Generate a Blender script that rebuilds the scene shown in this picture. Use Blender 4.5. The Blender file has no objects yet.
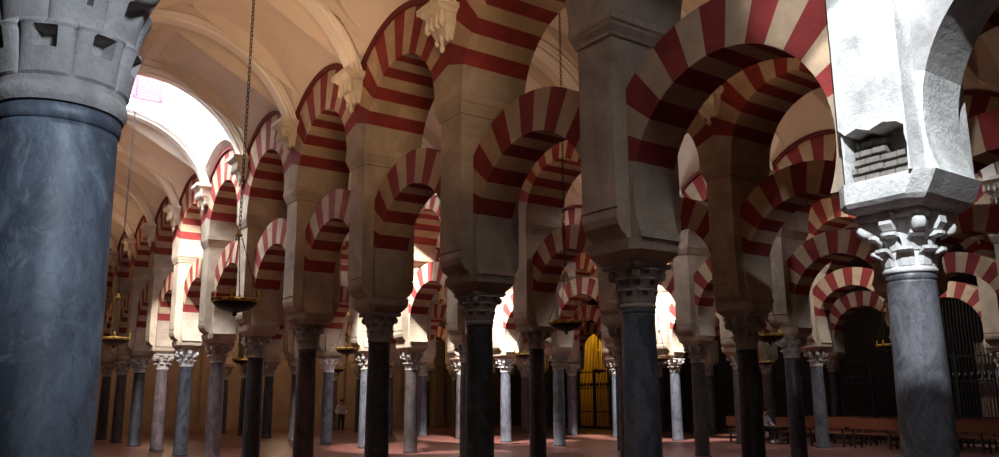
import bpy, math, random
from mathutils import Matrix, Vector
random.seed(7)
PI = math.pi
S = bpy.context.scene
COL = S.collection
SP = 3.35                      # bay spacing along an arcade
Y0 = 3.67
ROWX = {'Y': -5.85, 'Z': 0.40, 'A': 6.90, 'B': 13.15, 'C': 19.30, 'D': 25.30, 'E': 31.40}
def ty(k): return Y0 + SP*k

# ------------------------------------------------------------------ mesh helper
class MB:
    def __init__(s): s.v = []; s.f = []; s.m = []; s.sm = []
    def add(s, vs, fs, mi=0, smooth=False):
        b = len(s.v); s.v += [tuple(v) for v in vs]
        for f in fs: s.f.append(tuple(b+i for i in f)); s.m.append(mi); s.sm.append(smooth)
    def box(s, x0, x1, y0, y1, z0, z1, mi=0):
        s.add([(x0,y0,z0),(x1,y0,z0),(x1,y1,z0),(x0,y1,z0),(x0,y0,z1),(x1,y0,z1),(x1,y1,z1),(x0,y1,z1)],
              [(3,2,1,0),(4,5,6,7),(0,1,5,4),(1,2,6,5),(2,3,7,6),(3,0,4,7)], mi)
    def loft(s, loops, mi=0, smooth=False, caps=True, close=True):
        n = len(loops[0]); vs = [p for l in loops for p in l]; fs = []
        for i in range(len(loops)-1):
            for j in range(n if close else n-1):
                a = i*n+j; b = i*n+(j+1) % n
                fs.append((a, b, b+n, a+n))
        b0 = len(s.v)
        s.add(vs, fs, mi, smooth)
        if caps:
            s.f.append(tuple(b0+i for i in reversed(range(n)))); s.m.append(mi); s.sm.append(False)
            s.f.append(tuple(b0+(len(loops)-1)*n+i for i in range(n))); s.m.append(mi); s.sm.append(False)
    def lathe(s, prof, n=24, mi=0, cx=0, cy=0, smooth=True):
        s.loft([[(cx+r*math.cos(2*PI*j/n), cy+r*math.sin(2*PI*j/n), z) for j in range(n)] for r, z in prof], mi, smooth)
    def tube(s, pts, r, n=6, mi=0):
        loops = []
        for i, p in enumerate(pts):
            p = Vector(p)
            d = (Vector(pts[min(i+1, len(pts)-1)]) - Vector(pts[max(i-1, 0)])).normalized()
            a = d.orthogonal().normalized(); b = d.cross(a)
            loops.append([p + r*(math.cos(2*PI*j/n)*a + math.sin(2*PI*j/n)*b) for j in range(n)])
        s.loft(loops, mi, True)
    def prism(s, poly, axis, a0, a1, mi=0):
        # poly of 2D points extruded along an axis ('x': poly=(y,z), 'y': poly=(x,z))
        if axis == 'x': l0 = [(a0, p, q) for p, q in poly]; l1 = [(a1, p, q) for p, q in poly]
        else: l0 = [(p, a0, q) for p, q in poly]; l1 = [(p, a1, q) for p, q in poly]
        s.loft([l0, l1], mi)
    def mesh(s, name, mats):
        me = bpy.data.meshes.new(name)
        me.from_pydata([tuple(v) for v in s.v], [], s.f)
        for m in (mats if isinstance(mats, (list, tuple)) else [mats]): me.materials.append(m)
        me.polygons.foreach_set('material_index', s.m)
        me.polygons.foreach_set('use_smooth', s.sm)
        me.update()
        import bmesh
        bm = bmesh.new(); bm.from_mesh(me); bmesh.ops.recalc_face_normals(bm, faces=bm.faces); bm.to_mesh(me); bm.free()
        return me
    def obj(s, name, mats, parent=None, loc=(0,0,0)):
        return link(name, s.mesh(name, mats), parent, loc)
def link(name, me, parent=None, loc=(0,0,0), color=None):
    o = bpy.data.objects.new(name, me); COL.objects.link(o); o.location = loc
    if parent is not None: o.parent = parent
    if color: o.color = (*color, 1)
    return o
def tag(o, label, cat, group=None, kind=None):
    o['label'] = label; o['category'] = cat
    if group: o['group'] = group
    if kind: o['kind'] = kind
    return o
def thing(name, label, cat, loc, rz=0, group=None, kind='thing'):
    o = bpy.data.objects.new(name, None); COL.objects.link(o); o.location = loc; o.rotation_euler = (0,0,rz)
    o.empty_display_size = .2
    return tag(o, label, cat, group, kind)
def struct(o): o['kind'] = 'structure'; return o

# ------------------------------------------------------------------ materials
def nodes(name):
    m = bpy.data.materials.new(name); m.use_nodes = True
    nt = m.node_tree; return m, nt, nt.nodes['Principled BSDF']
def mix(nt, fac, a, b, mode='MIX'):
    n = nt.nodes.new('ShaderNodeMix'); n.data_type = 'RGBA'; n.blend_type = mode
    for s, v in ((n.inputs[0], fac), (n.inputs[6], a), (n.inputs[7], b)):
        if isinstance(v, (int, float)): s.default_value = v
        elif isinstance(v, tuple): s.default_value = (*v, 1) if len(v) == 3 else v
        else: nt.links.new(v, s)
    return n.outputs[2]
def noise(nt, vec, scale, detail=5, rough=.6, dist=0):
    n = nt.nodes.new('ShaderNodeTexNoise'); n.inputs['Scale'].default_value = scale
    n.inputs['Detail'].default_value = detail; n.inputs['Roughness'].default_value = rough; n.inputs['Distortion'].default_value = dist
    nt.links.new(vec, n.inputs['Vector']); return n.outputs['Fac']
def ramp(nt, fac, stops):
    n = nt.nodes.new('ShaderNodeValToRGB'); e = n.color_ramp.elements
    while len(e) < len(stops): e.new(.5)
    for i, (p, c) in enumerate(stops): e[i].position = p; e[i].color = (c, c, c, 1) if isinstance(c, (int, float)) else (*c, 1)
    nt.links.new(fac, n.inputs[0]); return n.outputs[0]
def posvec(nt, scale=None):
    g = nt.nodes.new('ShaderNodeNewGeometry'); v = g.outputs['Position']
    if scale:
        mp = nt.nodes.new('ShaderNodeMapping'); mp.inputs['Scale'].default_value = scale
        nt.links.new(v, mp.inputs[0]); v = mp.outputs[0]
    return v
def bump(nt, bs, h, strength, dist=.02):
    b = nt.nodes.new('ShaderNodeBump'); b.inputs['Strength'].default_value = strength; b.inputs['Distance'].default_value = dist
    nt.links.new(h, b.inputs['Height']); nt.links.new(b.outputs[0], bs.inputs['Normal'])
def plain(name, c, rough=.6, metal=0, spec=.5):
    m, nt, b = nodes(name); b.inputs['Base Color'].default_value = (*c, 1)
    b.inputs['Roughness'].default_value = rough; b.inputs['Metallic'].default_value = metal
    b.inputs['Specular IOR Level'].default_value = spec
    n = noise(nt, posvec(nt), 30, 3)
    col = mix(nt, ramp(nt, n, [(.3, 0), (.7, 1)]), tuple(x*.82 for x in c), tuple(min(1, x*1.12) for x in c))
    nt.links.new(col, b.inputs['Base Color']); return m
def aged(name, c, dark=.6, scale=2.2, rough=.85, bs=.25, speck=.5, vec=None):
    """stone, plaster or paint with blotches, fine grain and small stains"""
    m, nt, b = nodes(name); v = posvec(nt, vec)
    n1 = noise(nt, v, scale, 6, .65, .4); n2 = noise(nt, v, scale*9, 4, .7)
    d = tuple(x*dark for x in c)
    col = mix(nt, ramp(nt, n1, [(.32, 0), (.66, 1)]), d, c)
    col = mix(nt, ramp(nt, n2, [(.28, speck), (.44, 0)]), col, tuple(x*.4 for x in c))
    nt.links.new(col, b.inputs['Base Color']); b.inputs['Roughness'].default_value = rough
    b.inputs['Specular IOR Level'].default_value = .25
    bump(nt, b, n2, bs, .015); return m
M = {}
M['red'] = aged('red_paint', (.27, .038, .034), .62, 2.0, .85, .2, .35)
M['cream'] = aged('cream_paint', (.52, .37, .24), .68, 1.8, .85, .25, .35)
M['stone'] = aged('pier_stone', (.50, .39, .29), .55, 1.3, .9, .35, .45)
M['ashlar'] = aged('springer_stone', (.48, .38, .285), .6, 1.6, .9, .35, .45)
M['limewash'] = aged('worn_limewash', (.80, .80, .78), .48, 2.6, .85, .8, .75)
M['grey_stucco'] = aged('grey_stucco', (.46, .45, .44), .55, 2.5, .9, .5, .5)
M['vault'] = aged('vault_plaster', (.80, .67, .56), .86, .5, .9, .06, .12)
M['rib'] = aged('rib_plaster', (.92, .84, .75), .9, .8, .85, .05, .1)
M['bracket'] = aged('bracket_plaster', (.78, .68, .55), .7, 5, .85, .2, .35)
M['hood'] = aged('dark_red_moulding', (.16, .03, .028), .7, 3, .8, .1, .3)
M['shaftwall'] = aged('white_plaster', (.92, .93, .95), .93, .8, .9, .03, .05)
M['wall'] = aged('ochre_plaster', (.34, .24, .165), .65, .8, .9, .1, .3)
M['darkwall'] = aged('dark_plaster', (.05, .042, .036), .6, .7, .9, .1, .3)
M['yellow'] = aged('yellow_plaster', (.75, .52, .10), .8, 1, .9, .05, .15)
M['brick'] = aged('thin_bricks', (.33, .30, .27), .6, 14, .9, .6, .5)
M['iron'] = plain('black_iron', (.018, .018, .02), .45, .6)
M['bowl'] = plain('blackened_bronze', (.03, .024, .018), .4, .7)
M['bronze'] = plain('tarnished_brass', (.12, .085, .035), .45, .9)
M['gold'] = plain('gilt_brass', (.88, .62, .14), .38, .8)
M['bench'] = plain('varnished_wood', (.20, .065, .028), .4)
M['benchleg'] = plain('dark_wood', (.03, .018, .012), .5)
M['skin'] = plain('skin', (.50, .30, .22), .6)
M['shirt'] = plain('white_cotton', (.72, .72, .74), .9)
M['trousers'] = plain('black_cotton', (.015, .015, .02), .9)
M['shoe'] = plain('dark_leather', (.03, .025, .02), .5)
M['trainer'] = plain('white_canvas', (.75, .75, .75), .8)
M['hair'] = plain('dark_hair', (.02, .015, .012), .7)
M['lattice'] = plain('pink_lattice', (.42, .04, .07), .8)

def marble():
    m, nt, b = nodes('polished_column_stone')
    oi = nt.nodes.new('ShaderNodeObjectInfo')
    v = posvec(nt, (1, 1, .55))
    n1 = noise(nt, v, 3.2, 8, .68, 1.2); n2 = noise(nt, v, 26, 8, .78, .8); n3 = noise(nt, v, 7, 8, .75, 2.5)
    dark = mix(nt, 1, oi.outputs['Color'], (.34, .34, .36), 'MULTIPLY')
    lite = mix(nt, .22, oi.outputs['Color'], (.75, .74, .74))
    col = mix(nt, ramp(nt, n1, [(.38, 0), (.58, 1)]), dark, oi.outputs['Color'])
    col = mix(nt, ramp(nt, n3, [(.54, 0), (.68, .5)]), col, lite)
    col = mix(nt, ramp(nt, n2, [(.34, .9), (.52, 0)]), col, dark)
    nt.links.new(col, b.inputs['Base Color'])
    nt.links.new(ramp(nt, n1, [(.3, .55), (.7, .38)]), b.inputs['Roughness'])
    bump(nt, b, n2, .12, .01); return m
M['marble'] = marble()
def capstone(name, c):
    m = aged(name, c, .6, 6, .8, .3, .5); return m
M['cap'] = capstone('carved_capital_stone', (.42, .37, .33))
M['capwhite'] = capstone('white_capital_marble', (.80, .80, .79))
M['capblue'] = capstone('grey_capital_stone', (.37, .335, .315))
M['capdark'] = capstone('dark_capital_stone', (.36, .31, .27))
def floor_mat():
    m, nt, b = nodes('red_floor_slabs'); v = posvec(nt)
    br = nt.nodes.new('ShaderNodeTexBrick'); nt.links.new(v, br.inputs['Vector'])
    br.inputs['Scale'].default_value = 1; br.inputs['Brick Width'].default_value = .9; br.inputs['Row Height'].default_value = .45
    br.inputs['Mortar Size'].default_value = .006
    br.inputs['Color1'].default_value = (.135, .045, .034, 1); br.inputs['Color2'].default_value = (.10, .034, .026, 1); br.inputs['Mortar'].default_value = (.08, .04, .03, 1)
    n = noise(nt, v, 1.7, 6, .65)
    col = mix(nt, ramp(nt, n, [(.35, .0), (.65, .6)]), br.outputs[0], (.18, .07, .053))
    nt.links.new(col, b.inputs['Base Color'])
    nt.links.new(ramp(nt, n, [(.3, .30), (.7, .5)]), b.inputs['Roughness'])
    return m
M['floor'] = floor_mat()

# ------------------------------------------------------------------ columns
def leaf_strip(mb, ang, r0, z0, h, w, curl, mi=0):
    """one carved leaf: rises from the bell and curls out at the tip"""
    prof = [(0, 0), (.012, h*.45), (.03, h*.75), (curl*.75, h*.97), (curl, h*.95), (curl*1.02, h*.78), (curl*.72, h*.72), (.02, h*.66), (-.02, h*.4), (-.03, 0)]
    loops = []
    ca, sa = math.cos(ang), math.sin(ang)
    for s_, k in ((-1, 1), (-.5, 1.0), (.5, 1.0), (1, 1)):
        q = s_*w/2
        bow = -.012 if abs(s_) == 1 else .006
        l = []
        for r, z in prof:
            rr = r0 + r + bow
            l.append((rr*ca - q*sa, rr*sa + q*ca, z0+z))
        loops.append(l)
    mb.loft(loops, mi, False)
def capital_parts(H=.53, rb=.205):
    """bell with its neck ring, leaves, corner volutes, blocks and abacus; z from 0"""
    P = {}
    b = MB(); b.lathe([(rb*.98, 0), (rb*1.06, .008), (rb*1.07, .03), (rb*1.02, .045), (rb, .055), (rb*1.0, .2), (rb*1.06, .3), (rb*1.2, .42), (rb*1.32, H-.07)], 32)
    P['bell'] = b
    for j in range(8):
        m = MB(); leaf_strip(m, (j+.5)*PI/4, rb*1.0, .06, .16, .135, .085); P['leaf_low%d' % j] = m
    for j in range(8):
        m = MB(); leaf_strip(m, j*PI/4, rb*1.03, .19, .16, .12, .10); P['leaf_up%d' % j] = m
    for j in range(4):
        a = PI/4 + j*PI/2; m = MB(); ca, sa = math.cos(a), math.sin(a)
        m.lathe([(.001, -.05), (.05, -.05), (.068, -.03), (.068, .03), (.05, .05), (.001, .05)], 12)
        m.v = [((.335 + x)*ca - z*sa, (.335 + x)*sa + z*ca, H-.135 + y) for x, y, z in m.v]
        n = MB(); n.prism([(.2, .30), (.26, .33), (.33, .42), (.33, H-.068), (.22, H-.068)], 'y', -.045, .045)
        m.add([(x*ca-y*sa, x*sa+y*ca, z) for x, y, z in n.v], n.f)
        P['volute%d' % j] = m
    for j in range(4):
        a = j*PI/2; m = MB(); n = MB(); ca, sa = math.cos(a), math.sin(a)
        n.loft([[(.23, -.05, .36), (.29, -.05, .36), (.29, .05, .36), (.23, .05, .36)], [(.23, -.06, .40), (.33, -.055, .41), (.33, .055, .41), (.23, .06, .40)],
                [(.23, -.06, .5), (.325, -.05, .5), (.325, .05, .5), (.23, .06, .5)], [(.23, -.04, .525), (.30, -.03, .525), (.30, .03, .525), (.23, .04, .525)]])
        m.add([(x*ca-y*sa, x*sa+y*ca, z) for x, y, z in n.v], n.f)
        P['boss%d' % j] = m
    a = MB(); loops = []
    for z, k in ((H-.066, .95), (H-.04, 1.0), (H-.015, 1.0), (H, .97)):
        l = []
        for j in range(4):
            for u in (-1, -.86, -.5, 0, .5, .86):
                c = .30*k if abs(u) > .9 else (.275 + .02*abs(u))*k
                x, y = (.30*k if abs(u) < .9 else .29*k) - (.045*(1-abs(u)) if abs(u) < .9 else 0), u*.30*k
                g = j*PI/2
                l.append((x*math.cos(g)-y*math.sin(g), x*math.sin(g)+y*math.cos(g), z))
        loops.append(l)
    a.loft(loops); P['abacus'] = a
    return P
def drilled_bell(H=.53, rb=.205):
    """bell carved with three staggered rows of lobes, each with a drilled pocket"""
    m = MB(); NA, NZ = 192, 56; loops = []
    rows = ((.07, .15, 0), (.20, .15, .5), (.335, .125, 0))
    for i in range(NZ+1):
        z = H*.88*i/NZ; f = z/(H*.88)
        base = rb*(1.0 + .10*f + .28*f**3)
        l = []
        for j in range(NA):
            th = 2*PI*j/NA; r = base
            for z0, h, o in rows:
                q = (th/(PI/4) + o) % 1 - .5; u = (z-z0)/h
                if 0 <= u <= 1:
                    bulge = math.sqrt(max(0, 1 - (abs(q)*2.05)**4)) * (.008 + .024*u**1.6) * min(1, (1-u)*7+.25)
                    if abs(q) < .19 and .50 < u < .86: bulge -= .055
                    r += bulge
            if z < .055: r = rb*(1.0 + .05*math.sin(PI*z/.055))
            l.append((r*math.cos(th), r*math.sin(th), z))
        loops.append(l)
    m.loft(loops, 0, False)
    return m
CAPMESH = {}
def capital_mesh(kind, detail):
    key = (kind, detail)
    if key in CAPMESH: return CAPMESH[key]
    P = capital_parts(); mt = M[kind]
    if kind in ('capblue', 'capdark'):
        P = {k: m for k, m in P.items() if k[:4] not in ('leaf', 'boss')}; P['bell'] = drilled_bell()
        for k, m in P.items():
            if k[:6] == 'volute': m.v = [(x*.86, y*.86, z) for x, y, z in m.v]
    if detail:
        r = {k: m.mesh(k.rstrip('0123456789').replace('_low', '').replace('_up', ''), mt) for k, m in P.items()}
    else:
        allm = MB()
        for k, m in P.items():
            if k != 'abacus': allm.add(m.v, m.f)
        r = {'capital': allm.mesh('capital', mt), 'abacus': P['abacus'].mesh('abacus', mt)}
    CAPMESH[key] = r; return r
SHAFT = {}
def shaft_mesh(h, d):
    key = (round(h, 2), round(d, 2))
    if key not in SHAFT:
        m = MB(); rb, rt = d/2*1.06, d/2*.955
        prof = [(rb*1.06, 0), (rb*1.06, .05), (rb, .09)]
        for i in range(1, 9):
            f = i/8; prof.append((rb + (rt-rb)*f + .006*math.sin(PI*f), .09 + (h-.17)*f))
        m.lathe(prof + [(rt, h-.06)], 40)
        c = MB(); c.lathe([(rt, h-.06), (rt*1.035, h-.052), (rt*1.05, h-.03), (rt*1.035, h-.008), (rt*1.0, h)], 40)
        SHAFT[key] = (m.mesh('shaft', M['marble']), c.mesh('necking', M['marble']))
    return SHAFT[key]
BLUE = (.13, .15, .185); GREY = (.125, .13, .15); BLACK = (.028, .029, .034); BROWN = (.085, .064, .058); PINK = (.14, .10, .097); PALE = (.165, .17, .19); DARK = (.046, .046, .054)
CN = {BLUE: 'blue-grey veined', GREY: 'grey', BLACK: 'black', BROWN: 'brownish', PINK: 'pinkish', PALE: 'pale grey', DARK: 'dark grey'}
def column(x, y, label, color=GREY, T=2.72, cap='cap', d=.41, detail=False, caph=.53, lean=(0, 0), capscale=1.0):
    t = thing('stone_column', label, 'column', (x, y, 0), 0, 'columns of the arcades')
    t.rotation_euler = (lean[0], lean[1], 0)
    sh, ne = shaft_mesh(T, d)
    link('shaft', sh, t, (0,0,0), color); link('necking', ne, t, (0,0,0), color)
    P = capital_mesh(cap, detail); sc = caph/.53
    if detail:
        c = link('capital', P['bell'], t, (0, 0, T)); c.scale = (capscale, capscale, sc)
        for k, me in P.items():
            if k == 'bell': continue
            nm = 'abacus' if k == 'abacus' else k.rstrip('0123456789').replace('_low', '').replace('_up', '')
            link(nm, me, c)
    else:
        for k, me in P.items():
            o = link(k, me, t, (0, 0, T)); o.scale = (capscale, capscale, sc)
    return t

# ------------------------------------------------------------------ piers
PH = .535                      # half thickness across the arcade
PW = .30                       # half width along the arcade
UH = .60                       # half thickness of the upper arches and the wall over them
UR, UD, UC = 1.275, .82, 6.32  # upper arch: intrados radius, voussoir depth, centre height
def rect(hx, hy, z, ch=0):
    if ch == 0: return [(-hx,-hy,z),(hx,-hy,z),(hx,hy,z),(-hx,hy,z)]
    return [(-hx,-hy+ch,z),(-hx+ch,-hy,z),(hx-ch,-hy,z),(hx,-hy+ch,z),(hx,hy-ch,z),(hx-ch,hy,z),(-hx+ch,hy,z),(-hx,hy-ch,z)]
def impost_mb(z0):
    m = MB()
    za = min(z0 + .12, 3.40)
    m.loft([rect(.30, .29, z0, .05), rect(.40, .44, za, .10), rect(.415, .455, 3.5, .10)])
    return m
def pier_meshes(mt, z0=3.25):
    I = impost_mb(z0)
    b = MB(); b.loft([rect(PH, PW, 3.90), rect(PH, PW, 5.98)])
    c = MB(); hp = [(.385, 3.5), (.40, 3.55), (.46, 3.58), (.515, 3.66), (.535, 3.75), (.535, 3.83), (.515, 3.84), (.515, 3.86), (.535, 3.87), (.535, 3.90)]
    c.prism([(-x, z) for x, z in reversed(hp)] + hp, 'y', -PW, PW)
    k = MB(); k.loft([rect(PH, PW, 5.98), rect(PH+.025, PW+.025, 5.99), rect(PH+.03, PW+.03, 6.03), rect(PH+.06, PW+.07, 6.11), rect(PH+.065, PW+.075, 6.14), rect(PH+.075, PW+.10, 6.17), rect(PH+.075, PW+.10, 6.27)])
    return [('impost', I.mesh('impost', mt)), ('corbel', c.mesh('corbel', mt)), ('body', b.mesh('body', mt)), ('cornice', k.mesh('cornice', mt))]
PIER = {}
def pier(x, y, label, mt='stone', z0=3.25):
    key = (mt, round(z0, 2))
    if key not in PIER: PIER[key] = pier_meshes(M[mt], z0)
    t = thing('arch_pier', label, 'pier', (x, y, 0), 0, 'piers of the arcades')
    for n, me in PIER[key]: link(n, me, t)
    return t

# ------------------------------------------------------------------ arches
def arch_meshes(R, d, hc, clip, a0, nv, half, H0, stilt, mats, hood=False):
    def ro(a): return min(R+d, clip/max(abs(math.cos(a)), 1e-6))
    def wedge(mb, angs, mi):
        loops = []
        for a in angs:
            c, s = math.cos(a), math.sin(a); r2 = ro(a)
            loops.append([(-half, R*c, hc+R*s), (half, R*c, hc+R*s), (half, r2*c, hc+r2*s), (-half, r2*c, hc+r2*s)])
        mb.loft(loops, mi)
    ring = MB(); A0 = math.radians(a0); st = (PI-2*A0)/nv
    ac = math.acos(min(1, clip/(R+d)))
    for i in range(nv):
        s0, s1 = A0+st*i, A0+st*(i+1)
        ang = [s0 + (s1-s0)*j/4 for j in range(5)]
        for br in (ac, PI-ac):
            if s0 < br < s1: ang.append(br)
        wedge(ring, sorted(ang), i % 2)
    out = [('voussoir_ring', ring.mesh('voussoir_ring', [mats[0], mats[1]]))]
    for sgn in (1, -1):
        loops = []
        if stilt: pts = [(R, H0, clip), (R, hc, clip)] + [(R*math.cos(A0*j/4), hc+R*math.sin(A0*j/4), clip) for j in range(1, 5)]
        else:
            a_s = math.asin((H0-hc)/R)
            pts = [(R*math.cos(a), hc+R*math.sin(a), clip) for a in [a_s + (A0-a_s)*j/8 for j in range(9)]]
        m = MB()
        for j, (yi, z, yo) in enumerate(pts):
            zo = z if j < len(pts)-1 else hc + ro(A0)*math.sin(A0)
            loops.append([(-half, sgn*yi, z), (half, sgn*yi, z), (half, sgn*yo, zo), (-half, sgn*yo, zo)])
        m.loft(loops)
        out.append(('springer', m.mesh('springer', mats[2])))
    if hood:
        m = MB(); loops = []
        ah = math.acos(min(1, clip/(R+d)))
        for j in range(33):
            a = ah + (PI-2*ah)*j/32; c, s = math.cos(a), math.sin(a); r1, r2 = R+d+.002, R+d+.10
            loops.append([(-half-.06, r1*c, hc+r1*s), (half+.06, r1*c, hc+r1*s), (half+.06, r2*c*(1 if abs(r2*c) < clip else clip/abs(r2*c)), hc+r2*s), (-half-.06, r2*c*(1 if abs(r2*c) < clip else clip/abs(r2*c)), hc+r2*s)])
        m.loft(loops); out.append(('hood_moulding', m.mesh('hood_moulding', M['hood'])))
    return out
RM = (M['red'], M['cream'], M['ashlar'])
LOWER = arch_meshes(1.30, .60, 4.02, SP/2-PW-.003, 17, 13, .32, 3.503, False, RM)
def plain_low():
    return arch_meshes(1.345, .60, 3.97, SP/2-PW-.003, 17, 9, .30, 3.503, False, (M['grey_stucco'], M['grey_stucco'], M['limewash']))
UPPER = arch_meshes(UR, UD, UC, SP/2-.002, 18, 13, UH, 6.273, True, RM, hood=True)
def arch(name, x, y, meshes, label, cat='arch', group=None):
    t = thing(name, label, cat, (x, y, 0), 0, group)
    for n, me in meshes: link(n, me, t)
    return t

# ------------------------------------------------------------------ build arcades
ORD = 'first second third fourth fifth sixth seventh eighth ninth tenth eleventh twelfth thirteenth fourteenth fifteenth'.split()
RN = {'Z': 'arcade beside the viewer', 'A': 'nearest long arcade', 'B': 'second arcade back', 'C': 'third arcade back', 'D': 'fourth arcade back', 'E': 'rear screened arcade'}
KR = {'A': (-1, 12), 'B': (0, 12), 'C': (1, 12), 'D': (2, 12), 'E': (2, 12)}
COLS = {('A',0): dict(color=PALE, cap='capwhite', d=.405, detail=True), ('A',1): dict(color=BLUE, d=.415, detail=True, cap='capdark'), ('A',2): dict(color=DARK, T=2.80, caph=.47, detail=True, cap='capdark'),
        ('A',3): dict(color=BLACK, detail=True, cap='capdark'), ('A',4): dict(color=BROWN, cap='capdark', T=2.76), ('A',5): dict(color=BLACK), ('A',6): dict(color=PINK), ('A',7): dict(color=GREY, cap='capwhite'),
        ('A',8): dict(color=PINK), ('A',9): dict(color=DARK), ('A',10): dict(color=BROWN),
        ('B',2): dict(color=DARK, T=2.60, caph=.63, cap='cap', d=.42), ('B',4): dict(color=DARK, T=2.95, caph=.50), ('B',6): dict(color=BROWN, T=2.60, caph=.6), ('B',7): dict(color=GREY), ('B',8): dict(color=PALE, cap='capwhite'),
        ('B',10): dict(color=DARK), ('C',3): dict(color=DARK), ('C',4): dict(color=BROWN), ('C',6): dict(color=GREY), ('C',7): dict(color=GREY, cap='capwhite'), ('C',9): dict(color=GREY),
        ('D',4): dict(color=GREY), ('D',6): dict(color=GREY), ('D',8): dict(color=GREY), ('E',3): dict(color=BLUE)}
OFF = {('A',4): .10, ('A',5): .12, ('A',8): -.25, ('A', 1): -.04, ('B',8): 0, ('C',3): .03, ('D',8): -.3, ('D',6): -.15}
SPECIAL = {('A',0): 'pale grey marble column with white carved capital under the broken white pier',
           ('A',1): 'blue veined marble column with dark capital, tall in the middle of the hall',
           ('A',2): 'thick dark grey column beside the middle hanging lamp, second past the blue one',
           ('A',3): 'black polished column with grey capital just before the standing visitor'}
SPECIAL[('A',2)] = 'thick dark grey column in the nearest long arcade, next beyond the blue veined one'
fallback = [DARK, BROWN, GREY, PINK, BLACK, BLUE]
for row, (k0, k1) in KR.items():
    X = ROWX[row]
    for k in range(k0, k1+1):
        kw = dict(COLS.get((row, k), {})); kw.setdefault('color', fallback[(k*5 + ord(row)*3) % 6])
        y = ty(k) + (-.08 if (row, k) == ('A', -1) else 0) + OFF.get((row, k), 0)
        n = ORD[k-k0]
        lab = SPECIAL.get((row, k), f"{CN[kw['color']]} stone column, {n} from the near end of the {RN[row]}")
        column(X, y, lab, **kw)
        z0 = kw.get('T', 2.72) + kw.get('caph', .53)
        if (row, k) != ('A', 0):
            w = (row, k) in (('A', 7), ('C', 7), ('D', 6))
            pl = f"beige stone pier, {n} from the near end of the {RN[row]}"
            if (row, k) == ('A', 1): pl = 'grey-brown stone pier with moulded cornice above the blue veined column'
            pier(X, ty(k) - (.08 if (row, k) == ('A', -1) else 0), pl, 'stone', z0)
        if k < k1:
            ym = ty(k) + SP/2; nn = ORD[k-k0]
            ll = f"low red and cream horseshoe arch, {nn} from the near end of the {RN[row]}"
            if (row, k) == ('A', -1):
                ll = 'bare grey stucco arch springing from the broken white pier out of view'
                arch('horseshoe_arch', X, ym-.08, plain_low(), ll, 'arch', 'lower arches')
            else:
                arch('horseshoe_arch', X, ym, LOWER, ll, 'arch', 'lower arches')
            arch('round_arch', X, ym, UPPER, f"high red and cream round arch, {nn} from the near end of the {RN[row]}", 'arch', 'upper arches')
# spandrel walls above the upper arches
def spandrel(row, k0, k1):
    m = MB(); X = ROWX[row]; r = UR+UD+.101; clip = SP/2; ac = math.acos(clip/r)
    for k in range(k0, k1):
        ym = ty(k)+SP/2
        for j in range(24):
            a, b = [ac + (PI-2*ac)*q/24 for q in (j, j+1)]
            ya, za, yb, zb = ym+r*math.cos(a), UC+r*math.sin(a), ym+r*math.cos(b), UC+r*math.sin(b)
            m.add([(X-UH, ya, za), (X-UH, yb, zb), (X-UH, yb, 10.6), (X-UH, ya, 10.6), (X+UH, ya, za), (X+UH, yb, zb), (X+UH, yb, 10.6), (X+UH, ya, 10.6)],
                  [(0,1,2,3), (7,6,5,4), (0,4,5,1), (2,6,7,3)])
    return struct(m.obj('wall_arcade_'+{'Z':'near','A':'front','B':'second','C':'third','D':'fourth','E':'rear'}[row], M['vault']))
spandrel('Z', -3, 13)
for r in 'ABCDE': spandrel(r, -3, 13)

# the near arcade beside the viewer
column(.30, 3.10, 'huge blue-grey marble column with grey carved capital, close beside the viewer', BLUE, T=2.665, cap='capblue', d=.40, detail=True, caph=.64, capscale=1.0)
pier(.32, 3.10, 'beige stone pier on the huge close blue-grey column', 'stone', 3.3)
column(.36, 7.02, 'dark column standing half hidden behind the huge close column', DARK, d=.44)
pier(.40, 7.02, 'beige pier half hidden behind the huge close column', 'stone')

# the broken white pier
X, Y = ROWX['A'], ty(0)-.08
t = thing('arch_pier', 'white limewashed pier with broken corbel exposing thin bricks', 'pier', (X, Y, 0), 0, 'piers of the arcades')
im = MB(); 
def oct8(x0, x1, y0, y1, z, c): return [(x0,y0+c,z),(x0+c,y0,z),(x1-c,y0,z),(x1,y0+c,z),(x1,y1-c,z),(x1-c,y1,z),(x0+c,y1,z),(x0,y1-c,z)]
im.loft([oct8(-.38, .38, -.25, .35, 3.25, .07), oct8(-.47, .47, -.30, .42, 3.285, .10), oct8(-.50, .50, -.33, .44, 3.32, .12), oct8(-.50, .50, -.425, .44, 3.50, .12)])
im.obj('impost', M['limewash'], t)
b = MB()
b.loft([rect(PH, PW, 3.98), rect(PH, PW, 5.98)])
b.box(-.12, PH, -PW, PW, 3.5, 3.98)
b.box(-.30, -.12, -PW, -PW+.04, 3.5, 3.98); b.box(-.30, -.12, PW-.04, PW, 3.5, 3.98)
b.obj('body', M['limewash'], t)
fr = MB()      # ragged remains of the corbel around the hole
fr.prism([(-.28,3.5),(-.29,3.72),(-.275,3.80),(-.28,3.88),(-.22,3.925),(-.1,3.95),(.02,3.91),(.13,3.955),(.24,3.92),(.3,3.98),(-.3,3.98),(-.3,3.5)], 'x', -PH, -.30)
fr.prism([(.3,3.5),(.3,3.98),(.285,3.9),(.275,3.78),(.28,3.7),(.265,3.5)], 'x', -.50, -.30)
fr.obj('broken_corbel', M['limewash'], t)
br = MB()
for i in range(5):
    z = 3.505 + i*.082
    L = -.25 if i < 2 else (-.25 if i < 3 else -.02)
    yy = L
    while yy < .24:
        w = .10 + .03*random.random()
        dx = .02*random.random()
        if True: br.box(-.46-dx+.03*i, -.25, yy, min(yy+w, .255), z, z+.045)
        yy += w + .012
br.obj('brickwork', M['brick'], t)
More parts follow.
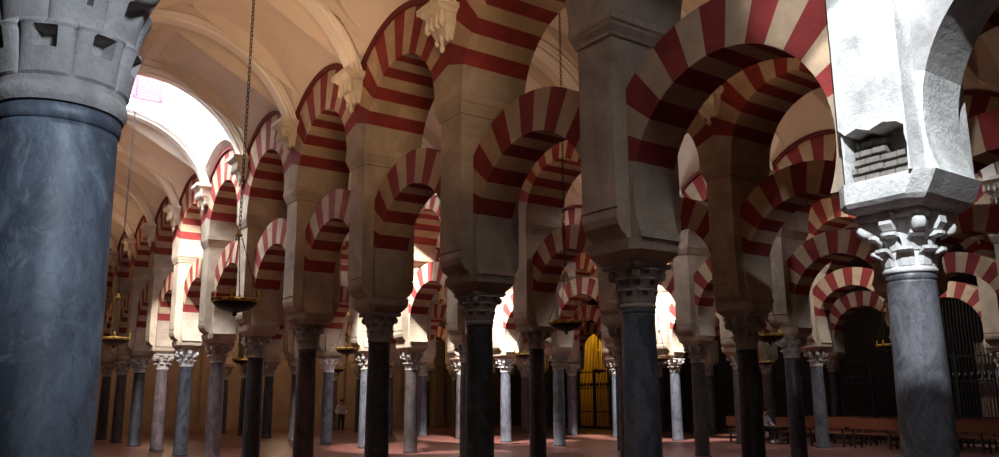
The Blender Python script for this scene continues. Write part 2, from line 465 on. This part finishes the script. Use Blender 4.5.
k = MB(); k.loft([rect(PH, PW, 5.98), rect(PH+.03, PW+.03, 6.03), rect(PH+.06, PW+.06, 6.12), rect(PH+.075, PW+.09, 6.16), rect(PH+.075, PW+.09, 6.27)])
k.obj('cornice', M['limewash'], t)

# ------------------------------------------------------------------ vaults
VS, RISE = 7.75, 1.92
def barrel(x, xl, xr):
    c = (xl+xr)/2; hw = (xr-xl)/2; Rv = (hw*hw + RISE*RISE)/(2*RISE)
    return VS + RISE - Rv + math.sqrt(max(Rv*Rv - (x-c)**2, 0))
def vz(x, dt, xl, xr):
    z = barrel(x, xl, xr); RL = UR+UD+.102
    if abs(dt) < RL:
        zz = UC + math.sqrt(RL*RL - dt*dt)
        z = max(z, zz + .56*min(x-xl, xr-x))
    return z
LANT = []      # (xl, xr, y0, y1, x0, x1)
def vault(name, r1, r2, k0, k1, lanterns):
    xl, xr = ROWX[r1]+UH-.02, ROWX[r2]-UH+.02; c = (xl+xr)/2; hw = (xr-xl)/2
    NX, NY = 60, 24
    xs = [c + hw*math.sin((-1 + 2*i/NX)*PI/2*.93)/math.sin(PI/2*.93) for i in range(NX+1)]
    RL = UR+UD+.102
    def crease(dt):
        def g(d): return UC + math.sqrt(RL*RL - dt*dt) + .56*d - barrel(xl+d, xl, xr)
        if g(.02) <= 0: return .02
        lo, hi = .02, hw*.95
        if g(hi) > 0: return hi
        for _ in range(30):
            md = (lo+hi)/2
            if g(md) > 0: lo = md
            else: hi = md
        return lo
    vs = []; fs = []; sharp = set()
    hole = {}
    cut = {lk: (h0, h1) for lk, h0, h1 in lanterns}
    for b in range(k0, k1):
        base = len(vs); yc = ty(b)+SP/2
        if b in cut:
            h0, h1 = cut[b]
            i0 = min(range(NX+1), key=lambda i: abs(xs[i]-(c+h0))); i1 = min(range(NX+1), key=lambda i: abs(xs[i]-(c+h1)))
            j0, j1 = 2, NY-2
            for j in range(NY+1):
                y = ty(b + j/NY)
                for x in xs: vs.append((x, y, vz(x, y-yc, xl, xr)))
            for j in range(NY):
                for i in range(NX):
                    if not (i0 <= i < i1 and j0 <= j < j1):
                        a = base+j*(NX+1)+i; fs.append((a, a+1, a+NX+2, a+NX+1))
            hole[b] = (i0, i1, j0, j1, base)
        else:
            N1, N2, N3 = 14, 30, 30
            W = 2*N1+N2+1
            for j in range(N3+1):
                dt = SP*(j/N3-.5); d = crease(max(-RL+.01, min(RL-.01, dt)))
                row = [xl + d*q/N1 for q in range(N1)] + [xl+d + (xr-xl-2*d)*q/N2 for q in range(N2)] + [xr-d + d*q/N1 for q in range(N1+1)]
                for q, x in enumerate(row):
                    dd = min(x-xl, xr-x)
                    z = barrel(x, xl, xr) if N1 <= q <= N1+N2 else max(UC + math.sqrt(RL*RL - dt*dt) + .56*dd, barrel(x, xl, xr))
                    vs.append((x, yc+dt, z))
            for j in range(N3):
                for i in range(W-1):
                    a = base+j*W+i; fs.append((a, a+1, a+W+1, a+W))
                for q in (N1, N1+N2): sharp.add((base+j*W+q, base+(j+1)*W+q))
    me = bpy.data.meshes.new(name); me.from_pydata(vs, [], fs); me.materials.append(M['vault'])
    for p in me.polygons: p.use_smooth = True
    for e in me.edges:
        a, b_ = e.vertices
        if (a, b_) in sharp or (b_, a) in sharp: e.use_edge_sharp = True
    o = struct(link(name, me))
    for lk, (i0, i1, j0, j1, base) in hole.items():
        ring = [(i, j0) for i in range(i0, i1)] + [(i1, j) for j in range(j0, j1)] + [(i, j1) for i in range(i1, i0, -1)] + [(i0, j) for j in range(j1, j0, -1)]
        low = [vs[base+j*(NX+1)+i] for i, j in ring]; s = MB(); top = 12.2
        s.loft([low, [(x, y, top) for x, y, z in low]], 0, False, caps=False)
        struct(s.obj('trim_lantern', M['shaftwall']))
        y0, y1, x0, x1 = ty(lk+j0/NY), ty(lk+j1/NY), xs[i0], xs[i1]
        w = MB()      # iron bars of the glazed lantern roof
        for q in range(1, 4): w.box(x0+(x1-x0)*q/4-.02, x0+(x1-x0)*q/4+.02, y0, y1, top-.06, top)
        for q in range(1, 3): w.box(x0, x1, y0+(y1-y0)*q/3-.02, y0+(y1-y0)*q/3+.02, top-.06, top)
        struct(w.obj('window_%d' % (len(LANT)+1), M['iron']))
        LANT.append((r1+r2, lk, x0, x1, y0, y1, top))
AISLE = [('Z','A'), ('A','B'), ('B','C'), ('C','D'), ('D','E')]
LAN = {'ZA': [(-1, -1.0, 1.3), (5, -1.9, 2.42)], 'AB': [(5, -1.5, 1.5)], 'BC': [(3, -1.3, 1.3), (6, -1.5, 1.5)], 'CD': [(2, -1.4, 1.4), (5, -1.4, 1.4)], 'DE': [(4, -1.4, 1.4)]}
AN = {'ZA': 'the near aisle', 'AB': 'the second aisle', 'BC': 'the third aisle', 'CD': 'the fourth aisle', 'DE': 'the rear aisle'}
for i, (a, b) in enumerate(AISLE):
    vault('ceiling' if i == 0 else 'ceiling_%d' % i, a, b, -2, 13, LAN[a+b])
# transverse ribs with wall brackets
def rib_meshes(w):
    xl, xr = -w/2, w/2; hw = w/2; Rv = (hw*hw + RISE*RISE)/(2*RISE); zc = VS+RISE-Rv
    a0 = math.asin(min(1, (VS+.04-zc)/Rv)); m = MB(); loops = []
    sec = [(-.30, .012), (-.30, .05), (-.24, .06), (-.22, .085), (-.15, .09), (-.13, .14), (.13, .14), (.15, .09), (.22, .085), (.24, .06), (.30, .05), (.30, .012)]
    for j in range(41):
        a = a0 + (PI-2*a0)*j/40; c, s = math.cos(a), math.sin(a)
        loops.append([((Rv-d)*c, q, zc+(Rv-d)*s) for q, d in sec])
    m.loft(loops)
    out = [('rib_band', m.mesh('rib_band', M['rib']), None)]
    for sg in (-1, 1):
        b = MB()
        def fr(z0, p0, w0, z1, p1, w1):
            X0 = sg*hw
            b.loft([[(X0, -w0, z0), (X0-sg*p0, -w0, z0), (X0-sg*p0, w0, z0), (X0, w0, z0)], [(X0, -w1, z1), (X0-sg*p1, -w1, z1), (X0-sg*p1, w1, z1), (X0, w1, z1)]])
        fr(7.84, .36, .30, 7.93, .36, .30); fr(7.78, .28, .24, 7.84, .34, .28); fr(7.58, .20, .20, 7.78, .26, .22)
        fr(7.36, .10, .13, 7.58, .19, .19)
        for yy, zt in ((-.13, 7.30), (0, 7.16), (.13, 7.30)):
            n = MB(); n.lathe([(.005, zt), (.04, zt+.04), (.045, zt+.10), (.025, zt+.13), (.05, zt+.22), (.06, 7.62)], 8, 0, sg*hw - sg*.10, yy)
            b.add(n.v, n.f, 0, True)
        for yy in (-.2, -.07, .07, .2):
            n = MB(); n.lathe([(.005, 7.50), (.05, 7.54), (.055, 7.62), (.04, 7.70), (.04, 7.8)], 8, 0, sg*hw - sg*.22, yy)
            b.add(n.v, n.f, 0, True)
        b.v = [(sg*hw + (x-sg*hw)*1.12, y*1.1, z-.13) for x, y, z in b.v]
        out.append(('bracket', b.mesh('bracket', M['bracket']), sg))
    return out
RIBM = {}
for a, b in AISLE:
    xl, xr = ROWX[a]+UH, ROWX[b]-UH; w = round(xr-xl, 3)
    if w not in RIBM: RIBM[w] = rib_meshes(w)
    for k in range({'ZA': 0, 'AB': 0, 'BC': 1, 'CD': 2, 'DE': 2}[a+b], 12):
        t = thing('vault_rib', f"moulded plaster rib crossing the vault of {AN[a+b]}, {ORD[k]} from the near end", 'vault rib', ((xl+xr)/2, ty(k), 0), 0, 'ribs of the vaults')
        for n, me, sg in RIBM[w]: link(n, me, t)

# ------------------------------------------------------------------ shell
def slab(name, x0, x1, y0, y1, z0, z1, mt):
    m = MB(); m.box(x0, x1, y0, y1, z0, z1); return struct(m.obj(name, mt))
slab('floor', -7, 40, -8, 50, -.2, 0, M['floor'])
YE = 46.6
slab('wall_end', -7, 40, YE, YE+.4, 0, 10.6, M['wall'])
slab('wall_entry', -7, 40, -7.6, -7.2, 0, 10.6, M['wall'])
slab('wall_side', -6.4, -6, -7.6, YE, 0, 10.6, M['wall'])
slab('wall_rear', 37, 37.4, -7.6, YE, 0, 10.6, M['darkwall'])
slab('ceiling_side', -6.4, .0, -7.6, YE, 9, 9.3, M['vault'])
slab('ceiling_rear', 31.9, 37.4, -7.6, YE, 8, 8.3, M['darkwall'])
slab('ceiling_entry', -.2, 32, -7.6, ty(-2)+.02, 9.6, 9.9, M['vault'])
for i in range(10):
    x = 2.9 + i*3.1
    m = MB(); m.box(x-.32, x+.32, YE-.28, YE, 0, 7.2); m.box(x-.42, x+.42, YE-.38, YE, 0, .45); m.box(x-.40, x+.40, YE-.36, YE, 6.9, 7.2)
    struct(m.obj('trim_%d' % (i+1), M['wall']))

slab('trim_pilaster', 31.6, 32.0, 13.9, 14.75, 0, 3.6, M['wall'])
# iron screens closing the rear arcade
def screen_meshes():
    w = SP/2 - .33
    f = MB()
    f.box(-.04, .04, -w, -w+.07, 0, 3.2); f.box(-.04, .04, w-.07, w, 0, 3.2); f.box(-.04, .04, -w, w, 0, .12)
    for z in (.9, 2.2, 3.1): f.box(-.035, .035, -w, w, z, z+.06)
    f.box(-.05, .05, -.05, .05, 0, 3.3)
    g = MB(); n = 22
    for i in range(1, n):
        y = -w + 2*w*i/n; h = 4.02 + math.sqrt(max(1.22**2 - y*y, 0))
        g.box(-.014, .014, y-.014, y+.014, .1, h if abs(y) < 1.1 else 3.2)
    c = MB()
    for i in range(12):
        y = -w + 2*w*(i+.5)/12
        n2 = MB(); n2.lathe([(.002, 2.3), (.06, 2.36), (.07, 2.42), (.05, 2.5), (.002, 2.56)], 8, 0, 0, y); c.add(n2.v, n2.f, 0, True)
    return [('screen_frame', f.mesh('screen_frame', M['iron'])), ('grille', g.mesh('grille', M['iron'])), ('finial_band', c.mesh('finial_band', M['iron']))]
SCR = screen_meshes()
for k in range(2, 12):
    lab = f"black iron screen in the {ORD[k-2]} bay from the near end of the rear arcade"
    if k in (9,): lab = 'black iron gate with yellow lit niche behind it'
    t = thing('iron_screen', lab, 'screen', (ROWX['E']+.02, ty(k)+SP/2, 0), 0, 'iron screens of the rear arcade')
    for n, me in SCR: link(n, me, t)
# the yellow lit niche behind the gate
yn = 37.9
def niche():
    m = MB(); R, h = 1.35, 4.2; xs0, xs1 = 33.4, 34.6
    prof = [(-R, 0)] + [(-R*math.cos(PI*j/20), h+R*math.sin(PI*j/20)) for j in range(21)] + [(R, 0)]
    m.add([(xs1, yn+y, z) for y, z in prof], [tuple(range(len(prof)))])
    vs = [(xs0, yn+y, z) for y, z in prof] + [(xs1, yn+y, z) for y, z in prof]; n = len(prof)
    m.add(vs, [(i, i+1, n+i+1, n+i) for i in range(n-1)])
    return struct(m.obj('wall_niche', M['yellow']))
niche()

# ------------------------------------------------------------------ hanging lamps
def lamp_meshes():
    P = []
    b = MB(); b.lathe([(.012, -.20), (.03, -.185), (.035, -.165), (.02, -.15), (.09, -.135), (.19, -.105), (.27, -.06), (.315, -.012), (.318, 0), (.30, 0), (.25, -.05), (.001, -.10)], 36)
    P.append(('bowl', b, 'bowl'))
    r = MB(); r.lathe([(.318, -.002), (.336, .0), (.338, .05), (.318, .052), (.312, .04), (.312, .0)], 36); P.append(('rim', r, 'gold'))
    sl = r
    for i in range(12):
        a = 2*PI*(i+.5)/12
        for q in range(2):
            aa = a + (q-.5)*.12; c, s = math.cos(aa), math.sin(aa)
            sl.add([(x*c-y*s, x*s+y*c, z) for x, y, z in [(.330,-.012,.014),(.3415,-.012,.014),(.3415,.012,.014),(.330,.012,.014),(.330,-.012,.038),(.3415,-.012,.038),(.3415,.012,.038),(.330,.012,.038)]],
                   [(3,2,1,0),(4,5,6,7),(0,1,5,4),(1,2,6,5),(2,3,7,6),(3,0,4,7)], 1)

    for i in range(4):
        a = PI/4 + i*PI/2; c, s = math.cos(a), math.sin(a)
        h = MB(); h.tube([((.325-(.30)*f)*c, (.325-.30*f)*s, .05+.95*f) for f in [j/8 for j in range(9)]], .0065, 5)
        for j in range(8):
            f = (j+.5)/8; n = MB(); n.lathe([(.001, -.018), (.014, 0), (.001, .018)], 6, 0, (.325-.30*f)*c, (.325-.30*f)*s); h.add([(x, y, z+.05+.95*f) for x, y, z in n.v], n.f)
        o = MB(); o.lathe([(.001, .05), (.022, .07), (.014, .10), (.026, .125), (.001, .17)], 8, 0, .325*c, .325*s)
        P.append(('hanger_chain', h, 'bronze')); P.append(('ornament', o, 'gold'))
    hub = MB(); hub.lathe([(.001, .97), (.05, .985), (.055, 1.01), (.02, 1.03), (.03, 1.06), (.001, 1.1)], 14); P.append(('hub', hub, 'gold'))
    ch = MB(); z = 1.08; i = 0
    while z < 6.55:
        c, s = (1, 0) if i % 2 == 0 else (0, 1); L = .085
        for sg in (-1, 1):
            ch.tube([(sg*.014*c, sg*.014*s, z+.01), (sg*.02*c, sg*.02*s, z+L/2), (sg*.014*c, sg*.014*s, z+L-.01)], .0065, 5)
        for zz in (z+.006, z+L-.006): ch.tube([(-.017*c, -.017*s, zz), (.017*c, .017*s, zz)], .0065, 5)
        z += L - .018; i += 1
    P.append(('chain', ch, 'iron'))
    return [(n, m.mesh(n, [M[mt], M['bowl']])) for n, m, mt in P]
LM = lamp_meshes()
LAMPS = {'ZA': [(3.65, 11.9, 'near aisle, hanging before the white lit piers'), (3.65, 20.9, 'near aisle, by the huge close column')],
         'AB': [(10.0, 12.05, 'second aisle, beside the blue veined column'), (10.0, 21.9, 'second aisle, beside the black column'), (9.5, 29.8, 'second aisle, small one beyond the near lamp')],
         'BC': [(16.2, 12.1, 'third aisle, behind a dark column'), (16.2, 21.7, 'third aisle, before the white lit columns'), (16.2, 31.6, 'third aisle, half hidden by the black column'), (16.4, 36.9, 'third aisle, small one near the standing visitor')],
         'CD': [(22.3, 12.7, 'fourth aisle, close to the pale grey column'), (22.3, 21.5, 'fourth aisle, near the blue column'), (22.3, 31.7, 'fourth aisle, tiny one by a column')],
         'DE': [(28.4, 21.5, 'rear aisle, above the bench end'), (28.4, 31.7, 'rear aisle, in front of the yellow niche')]}
for a, L in LAMPS.items():
    for x, y, where in L:
        t = thing('hanging_lamp', f"black and gold hanging bowl lamp in the {where}", 'lamp', (x, y, 3.08), random.random(), 'bowl lamps hanging on chains')
        for n, me in LM: link(n, me, t)

# ------------------------------------------------------------------ benches
def bench(x, y0, y1, label):
    L = y1-y0; t = thing('wooden_bench', label, 'bench', (x, (y0+y1)/2, 0), 0, 'wooden benches')
    h = L/2
    m = MB(); m.box(-.02, .42, -h, h, .43, .47); m.obj('seat', M['bench'], t)
    m = MB(); m.prism([(-.10, .62), (-.06, .62), (-.09, .97), (-.13, .97)], 'y', -h, h); m.obj('backrest', M['bench'], t)
    n = 2 if L < 2.2 else 3
    for i in range(n):
        yy = -h + .1 + (L-.2)*i/(n-1)
        l = MB(); l.prism([(-.03, 0), (.02, 0), (0, .45), (-.07, .9), (-.11, .9), (-.05, .45)], 'y', yy-.03, yy+.03)
        l.obj('leg', M['benchleg'], t)
        l = MB(); l.box(.36, .41, yy-.03, yy+.03, 0, .43); l.obj('leg', M['benchleg'], t)
        l = MB(); l.box(-.02, .38, yy-.02, yy+.02, .12, .17); l.obj('stretcher', M['benchleg'], t)
    return t
BR = 'front middle back'.split()
k = 0
for r, x in enumerate((26.1, 27.5, 28.9)):
    segs = [(20.0, 21.7), (16.7, 19.4), (13.8, 16.5), (10.9, 13.6)]
    for i, (a, b) in enumerate(segs):
        if r and i == 0: continue
        sh = 1.1*r*.25
        lab = f"brown wooden bench, {ORD[i]} from the far end of the {BR[r]} row"
        if r == 0 and i == 0: lab = 'short brown wooden bench at the far end, where the visitor sits'
        bench(x, a+sh, b+sh, lab)

# ------------------------------------------------------------------ people
def skin_obj(name, verts, edges, radii, mt, parent, sub=2, root=0):
    me = bpy.data.meshes.new(name); me.from_pydata(verts, edges, []); me.materials.append(mt)
    o = link(name, me, parent)
    sm = o.modifiers.new('skin', 'SKIN'); sm.use_smooth_shade = True
    for i, r in enumerate(radii):
        me.skin_vertices[0].data[i].radius = (r, r) if not isinstance(r, tuple) else r
        me.skin_vertices[0].data[i].use_root = i == root
    ss = o.modifiers.new('sub', 'SUBSURF'); ss.levels = ss.render_levels = sub
    return o
def person(label, loc, rz, J, shoe, hair_len=0):
    """J: joints dict"""
    t = thing('person', label, 'person', loc, rz, None)
    V = []; E = []; R = []
    def add(p, r, par=None):
        V.append(p); R.append(r)
        if par is not None: E.append((par, len(V)-1))
        return len(V)-1
    pel = add(J['pelvis'], (.13, .10)); wa = add(J['waist'], (.12, .09), pel); chs = add(J['chest'], (.145, .10), wa); nb = add(J['neck'], .055, chs); hd0 = add(J['chin'], (.062, .075), nb)
    hd = add(J['head'], (.078, .098), hd0); add(J['crown'], (.06, .075), hd)
    for s in ('l', 'r'):
        a = add(J['sh'+s], .055, chs); a = add(J['el'+s], .04, a); w = add(J['wr'+s], .028, a)
        hx, hy, hz = J['wr'+s]; dx, dy, dz = J['hd'+s]
        pm = add((hx+dx*.45, hy+dy*.45, hz+dz*.45), .030, w)
        dv = Vector((dx, dy, dz)); sd = dv.cross(Vector((0, 0, 1)) if abs(dz) < .07 else Vector((0, 1, 0))).normalized()
        for q, ln in ((-1.5, .8), (-.5, 1), (.5, .95), (1.5, .75)):
            b0 = Vector((hx, hy, hz)) + dv*.75 + sd*q*.018; b1 = b0 + dv*.5*ln + Vector((0, 0, -.006))
            f = add(tuple(b0), .009, pm); add(tuple(b1), .008, f)
        th = Vector((hx, hy, hz)) + dv*.35 + sd*.035; f = add(tuple(th), .011, pm); add(tuple(th + dv*.35 + sd*.02), .009, f)
        a = add(J['hp'+s], .085, pel); a = add(J['kn'+s], .058, a); a = add(J['an'+s], .04, a); add(J['to'+s], .038, a)
    skin_obj('body', V, E, R, M['skin'], t)
    # shirt
    V, E, R = [], [], []
    pel = add(tuple(Vector(J['pelvis'])+Vector((0,0,.03))), (.155, .12)); wa = add(J['waist'], (.15, .115), pel); chs = add(J['chest'], (.17, .12), wa); add(tuple(Vector(J['chest']).lerp(Vector(J['neck']), .75)), .075, chs)
    for s in ('l', 'r'):
        a = add(J['sh'+s], .072, chs); a = add(tuple(Vector(J['sh'+s]).lerp(Vector(J['el'+s]), .5)), .062, a); a = add(J['el'+s], .055, a); add(tuple(Vector(J['el'+s]).lerp(Vector(J['wr'+s]), .8)), .042, a)
    skin_obj('shirt', V, E, R, M['shirt'], t)
    V, E, R = [], [], []
    pel = add(J['pelvis'], (.16, .125))
    for s in ('l', 'r'):
        a = add(J['hp'+s], .105, pel); a = add(J['kn'+s], .076, a); add(tuple(Vector(J['kn'+s]).lerp(Vector(J['an'+s]), .92)), .062, a)
    skin_obj('trousers', V, E, R, M['trousers'], t)
    for s in ('l', 'r'):
        V, E, R = [], [], []
        an, to = Vector(J['an'+s]), Vector(J['to'+s]); heel = an + (an-to)*.25; heel.z = to.z
        a = add(tuple(heel), .045); b = add(tuple(an.lerp(to, .5)*1), .05, a); V[-1] = (V[-1][0], V[-1][1], to.z+.012); add(tuple(to), .042, b)
        skin_obj('shoe', V, E, R, shoe, t)
    # hair cap, eyes, nose, ears
    h = Vector(J['head']); f = Vector(J['face'])
    sd = f.cross(Vector((0,0,1))).normalized()
    def ball(name, c, r, mt, n=16, cut=None):
        m = MB(); loops = []
        for i in range(n//2+1):
            ph = PI*i/(n//2)
            loops.append([(c[0]+r[0]*math.sin(ph)*math.cos(2*PI*j/n)+1e-5*i, c[1]+r[1]*math.sin(ph)*math.sin(2*PI*j/n), c[2]+r[2]*math.cos(ph)) for j in range(n)])
        m.loft(loops, 0, True); return m.obj(name, mt, t)
    ball('hair', h - f*.022 + Vector((0,0,.045)), (.095, .105, .10), M['hair'])
    for sg in (-1, 1):
        ball('eye', h + f*.088 + sd*.032*sg + Vector((0,0,-.005)), (.011, .011, .008), M['hair'], 8)
        ball('ear', h + sd*.082*sg + Vector((0,0,-.02)), (.015, .02, .032), M['skin'], 8)
    ball('nose', h + f*.10 + Vector((0,0,-.035)), (.014, .014, .022), M['skin'], 8)
    ball('mouth', h + f*.088 + Vector((0,0,-.075)), (.022, .012, .006), M['hood'], 8)
    return t
STAND = dict(pelvis=(0,0,.93), waist=(0,.01,1.08), chest=(0,0,1.27), neck=(0,.0,1.40), chin=(0,-.03,1.49), head=(0,-.015,1.555), crown=(0,0,1.60),
             shl=(.19,0,1.33), ell=(.27,.02,1.06), wrl=(.20,-.16,.96), hdl=(-.03,-.10,-.01), shr=(-.19,0,1.33), elr=(-.27,.02,1.06), wrr=(-.18,-.17,.98), hdr=(.03,-.10,.0),
             hpl=(.09,0,.86), knl=(.10,-.03,.48), anl=(.11,.02,.08), tol=(.13,-.15,.045), hpr=(-.09,0,.86), knr=(-.11,-.01,.48), anr=(-.12,.03,.08), tor=(-.15,-.14,.045), face=(0,-1,0))
person('standing visitor in white shirt and black trousers with hands held in front', (18.05, 40.0, 0), -.45, STAND, M['shoe'])
WALK = dict(STAND); WALK.update(knl=(.09,-.16,.49), anl=(.09,-.20,.09), tol=(.09,-.36,.06), knr=(-.09,.02,.48), anr=(-.09,.26,.11), tor=(-.09,.13,.045), wrl=(.26,-.02,.82), hdl=(.0,-.03,-.10), wrr=(-.27,.10,.83), hdr=(0,.02,-.10))
person('distant visitor in white shirt stepping out from behind a brown column', (22.35, 39.4, 0), -1.2, WALK, M['shoe'])
SIT = dict(pelvis=(0,.0,.60), waist=(0,.03,.70), chest=(0,-.02,.90), neck=(0,-.05,1.03), chin=(0,-.10,1.11), head=(0,-.09,1.175), crown=(0,-.075,1.22),
           shl=(.19,-.02,.96), ell=(.25,-.12,.70), wrl=(.16,-.36,.64), hdl=(-.03,-.09,-.02), shr=(-.19,-.02,.96), elr=(-.25,-.12,.70), wrr=(-.16,-.36,.64), hdr=(.03,-.09,-.02),
           hpl=(.09,-.04,.54), knl=(.11,-.46,.50), anl=(.11,-.44,.09), tol=(.12,-.61,.045), hpr=(-.09,-.04,.54), knr=(-.11,-.45,.50), anr=(-.12,-.36,.09), tor=(-.13,-.53,.045), face=(0,-1,0))
person('visitor in white top and white shoes seated at the end of a bench', (26.34, 20.2, 0), 0, SIT, M['trainer'])

# red lattice shutter in the bright lantern
l = LANT[1]
m = MB()
yl = l[5]-.05
px0, px1, pz0, pz1 = 4.0, 4.75, 10.0, 10.8
for q in range(11):
    u = px0 + (px1-px0)*q/10; m.box(u-.028, u+.028, yl-.02, yl, pz0, pz1)
    v = pz0 + (pz1-pz0)*q/10; m.box(px0, px1, yl-.03, yl-.02, v-.028, v+.028)
f = MB()
for a in ((px0-.05, px0+.03, pz0-.05, pz1+.05), (px1-.03, px1+.05, pz0-.05, pz1+.05), (px0, px1, pz0-.05, pz0+.03), (px0, px1, pz1-.03, pz1+.05)): f.box(a[0], a[1], yl-.05, yl, a[2], a[3])
t = thing('lattice_shutter', 'pink wooden lattice shutter high in the bright roof lantern', 'shutter', (0, 0, 0))
m.obj('lattice', M['lattice'], t); f.obj('shutter_frame', M['lattice'], t)

# ------------------------------------------------------------------ light
w = bpy.data.worlds.new('sky'); S.world = w; w.use_nodes = True
bg = w.node_tree.nodes['Background']; bg.inputs[0].default_value = (.80, .90, 1.0, 1); bg.inputs[1].default_value = 6.0
def area(name, loc, target, sx, sy, power, color, spread=180):
    L = bpy.data.lights.new(name, 'AREA'); L.shape = 'RECTANGLE'; L.size = sx; L.size_y = sy; L.energy = power; L.color = color; L.spread = math.radians(spread)
    o = bpy.data.objects.new(name, L); COL.objects.link(o); o.location = loc
    d = Vector(target) - Vector(loc); o.rotation_euler = d.to_track_quat('-Z', 'Y').to_euler(); return o
def spot(name, loc, target, power, color, ang, blend=.3, rad=.15):
    L = bpy.data.lights.new(name, 'SPOT'); L.energy = power; L.color = color; L.spot_size = math.radians(ang); L.spot_blend = blend; L.shadow_soft_size = rad
    o = bpy.data.objects.new(name, L); COL.objects.link(o); o.location = loc
    d = Vector(target) - Vector(loc); o.rotation_euler = d.to_track_quat('-Z', 'Y').to_euler(); return o
def point(name, loc, power, color, rad=.3):
    L = bpy.data.lights.new(name, 'POINT'); L.energy = power; L.color = color; L.shadow_soft_size = rad
    o = bpy.data.objects.new(name, L); COL.objects.link(o); o.location = loc; return o
DAY = (.86, .93, 1.0)
PW_ = {('ZA',-1): 300, ('ZA',5): 1700, ('AB',5): 350, ('BC',3): 150, ('BC',6): 500, ('CD',2): 130, ('CD',5): 350, ('DE',4): 60}
for nm, lk, x0, x1, y0, y1, top in LANT:
    c = ((x0+x1)/2, (y0+y1)/2, top-.1)
    area('skylight', c, (c[0], c[1]+.001, 0), x1-x0-.1, y1-y0-.1, PW_[(nm, lk)], DAY)
# added spots standing in for sunbeams through the roof lanterns
spot('sunbeam_spot', (1.2, .4, 7.9), (6.35, 3.35, 3.95), 4300, (.90, .95, 1.0), 20.5, .10, .06)  # this pair hangs mid-air below the vault, aimed at the white pier
spot('sunbeam_spot', (1.2, .4, 7.9), (6.35, 3.30, 6.1), 1900, (.90, .95, 1.0), 22, .35, .06)
spot('sunbeam_spot', (4.0, 22.3, 9.4), (6.6, 27.1, 5.3), 8000, (1, .97, .95), 27, .25)
spot('sunbeam_spot', (9.8, 21.8, 10.0), (13.0, 24.2, 4.6), 15000, (1, .97, .93), 40, .3)
spot('sunbeam_spot', (16.0, 24.6, 10.0), (18.8, 27.3, 4.8), 22000, (1, .97, .95), 40, .3)
spot('sunbeam_spot', (22.2, 21.6, 10.0), (25.0, 24.0, 4.6), 16000, (1, .97, .95), 40, .3)
spot('sunbeam_spot', (22.2, 12.0, 10.0), (25.2, 16.0, 4.6), 1800, (1, .97, .95), 40, .3)
spot('sunbeam_spot', (28.3, 18.7, 10.0), (31.0, 15.0, 4.6), 2500, (1, .97, .95), 36, .3)
spot('near_column_fill', (1.3, -3.5, 5.2), (.35, 3.1, 2.75), 2300, (.70, .84, 1.0), 21, 1.0, .5)  # added unseen spot behind the viewer, brightens the huge close column
spot('warm_spot', (3.2, 4.5, 5.2), (6.7, 15.2, 7.9), 1300, (1.0, .68, .40), 38, 1.0, 1.3)
# warm uplights for the hall's vaults, added mid-aisle below cornice height
WARM = (1.0, .66, .40)
for x, y, p in ((3.65, 8.5, 75), (3.65, 14.2, 130), (3.65, 26.5, 60), (3.65, 33, 90), (3.65, 40, 60), (10, 8.5, 65), (10, 15.2, 55), (10, 29, 35), (16.2, 12, 55), (16.2, 19, 35), (16.2, 32, 35), (22.3, 17, 50), (22.3, 28, 35), (28.4, 26, 25)):
    spot('uplight', (x, y, 5.6), (x, y+.001, 9), p*1.5, WARM, 135, .5, .35)
for x, y, p in ((3.65, 42.5, 110), (10, 42.5, 130), (16, 42.5, 130), (22, 42.5, 110)): point('end_wall_fill', (x, y, 5), p, WARM, .3)  # added points with no fixture, brighten the end wall and its pilasters
for y in (14, 21, 27, 33): point('behind_screen_fill', (34.6, y, 5.5), 14, (1, .8, .6), .2)  # weak points added so the rear wall shows behind the screens
point('niche_lamp', (33.9, yn-.2, 4.9), 40, (1.0, .72, .16), .12)

# ------------------------------------------------------------------ camera
cam = bpy.data.cameras.new('camera'); co = bpy.data.objects.new('camera', cam); COL.objects.link(co); S.camera = co
f_, pitch, roll, yaw = 816, .205, -.005, .612
cam.sensor_fit = 'HORIZONTAL'; cam.sensor_width = 36; cam.lens = f_/999*36; cam.clip_start = .05; cam.clip_end = 200
g = Vector((math.sin(yaw), math.cos(yaw), 0)); up = Vector((0, 0, 1))
r = Vector((math.cos(yaw), -math.sin(yaw), 0)); fw = g*math.cos(pitch) + up*math.sin(pitch); u = up*math.cos(pitch) - g*math.sin(pitch)
mt = Matrix((r, u, -fw)).transposed() @ Matrix.Rotation(roll, 3, 'Z')
co.matrix_world = Matrix.Translation((0, 0, 1.70)) @ mt.to_4x4()
S.view_settings.view_transform = 'Standard'; S.view_settings.look = 'None'; S.view_settings.gamma = 1; S.view_settings.use_curve_mapping = False
S.view_settings.exposure = 0.12
S.cycles.use_denoising = True
S.cycles.max_bounces = 8; S.cycles.diffuse_bounces = 4; S.cycles.sample_clamp_indirect = 6
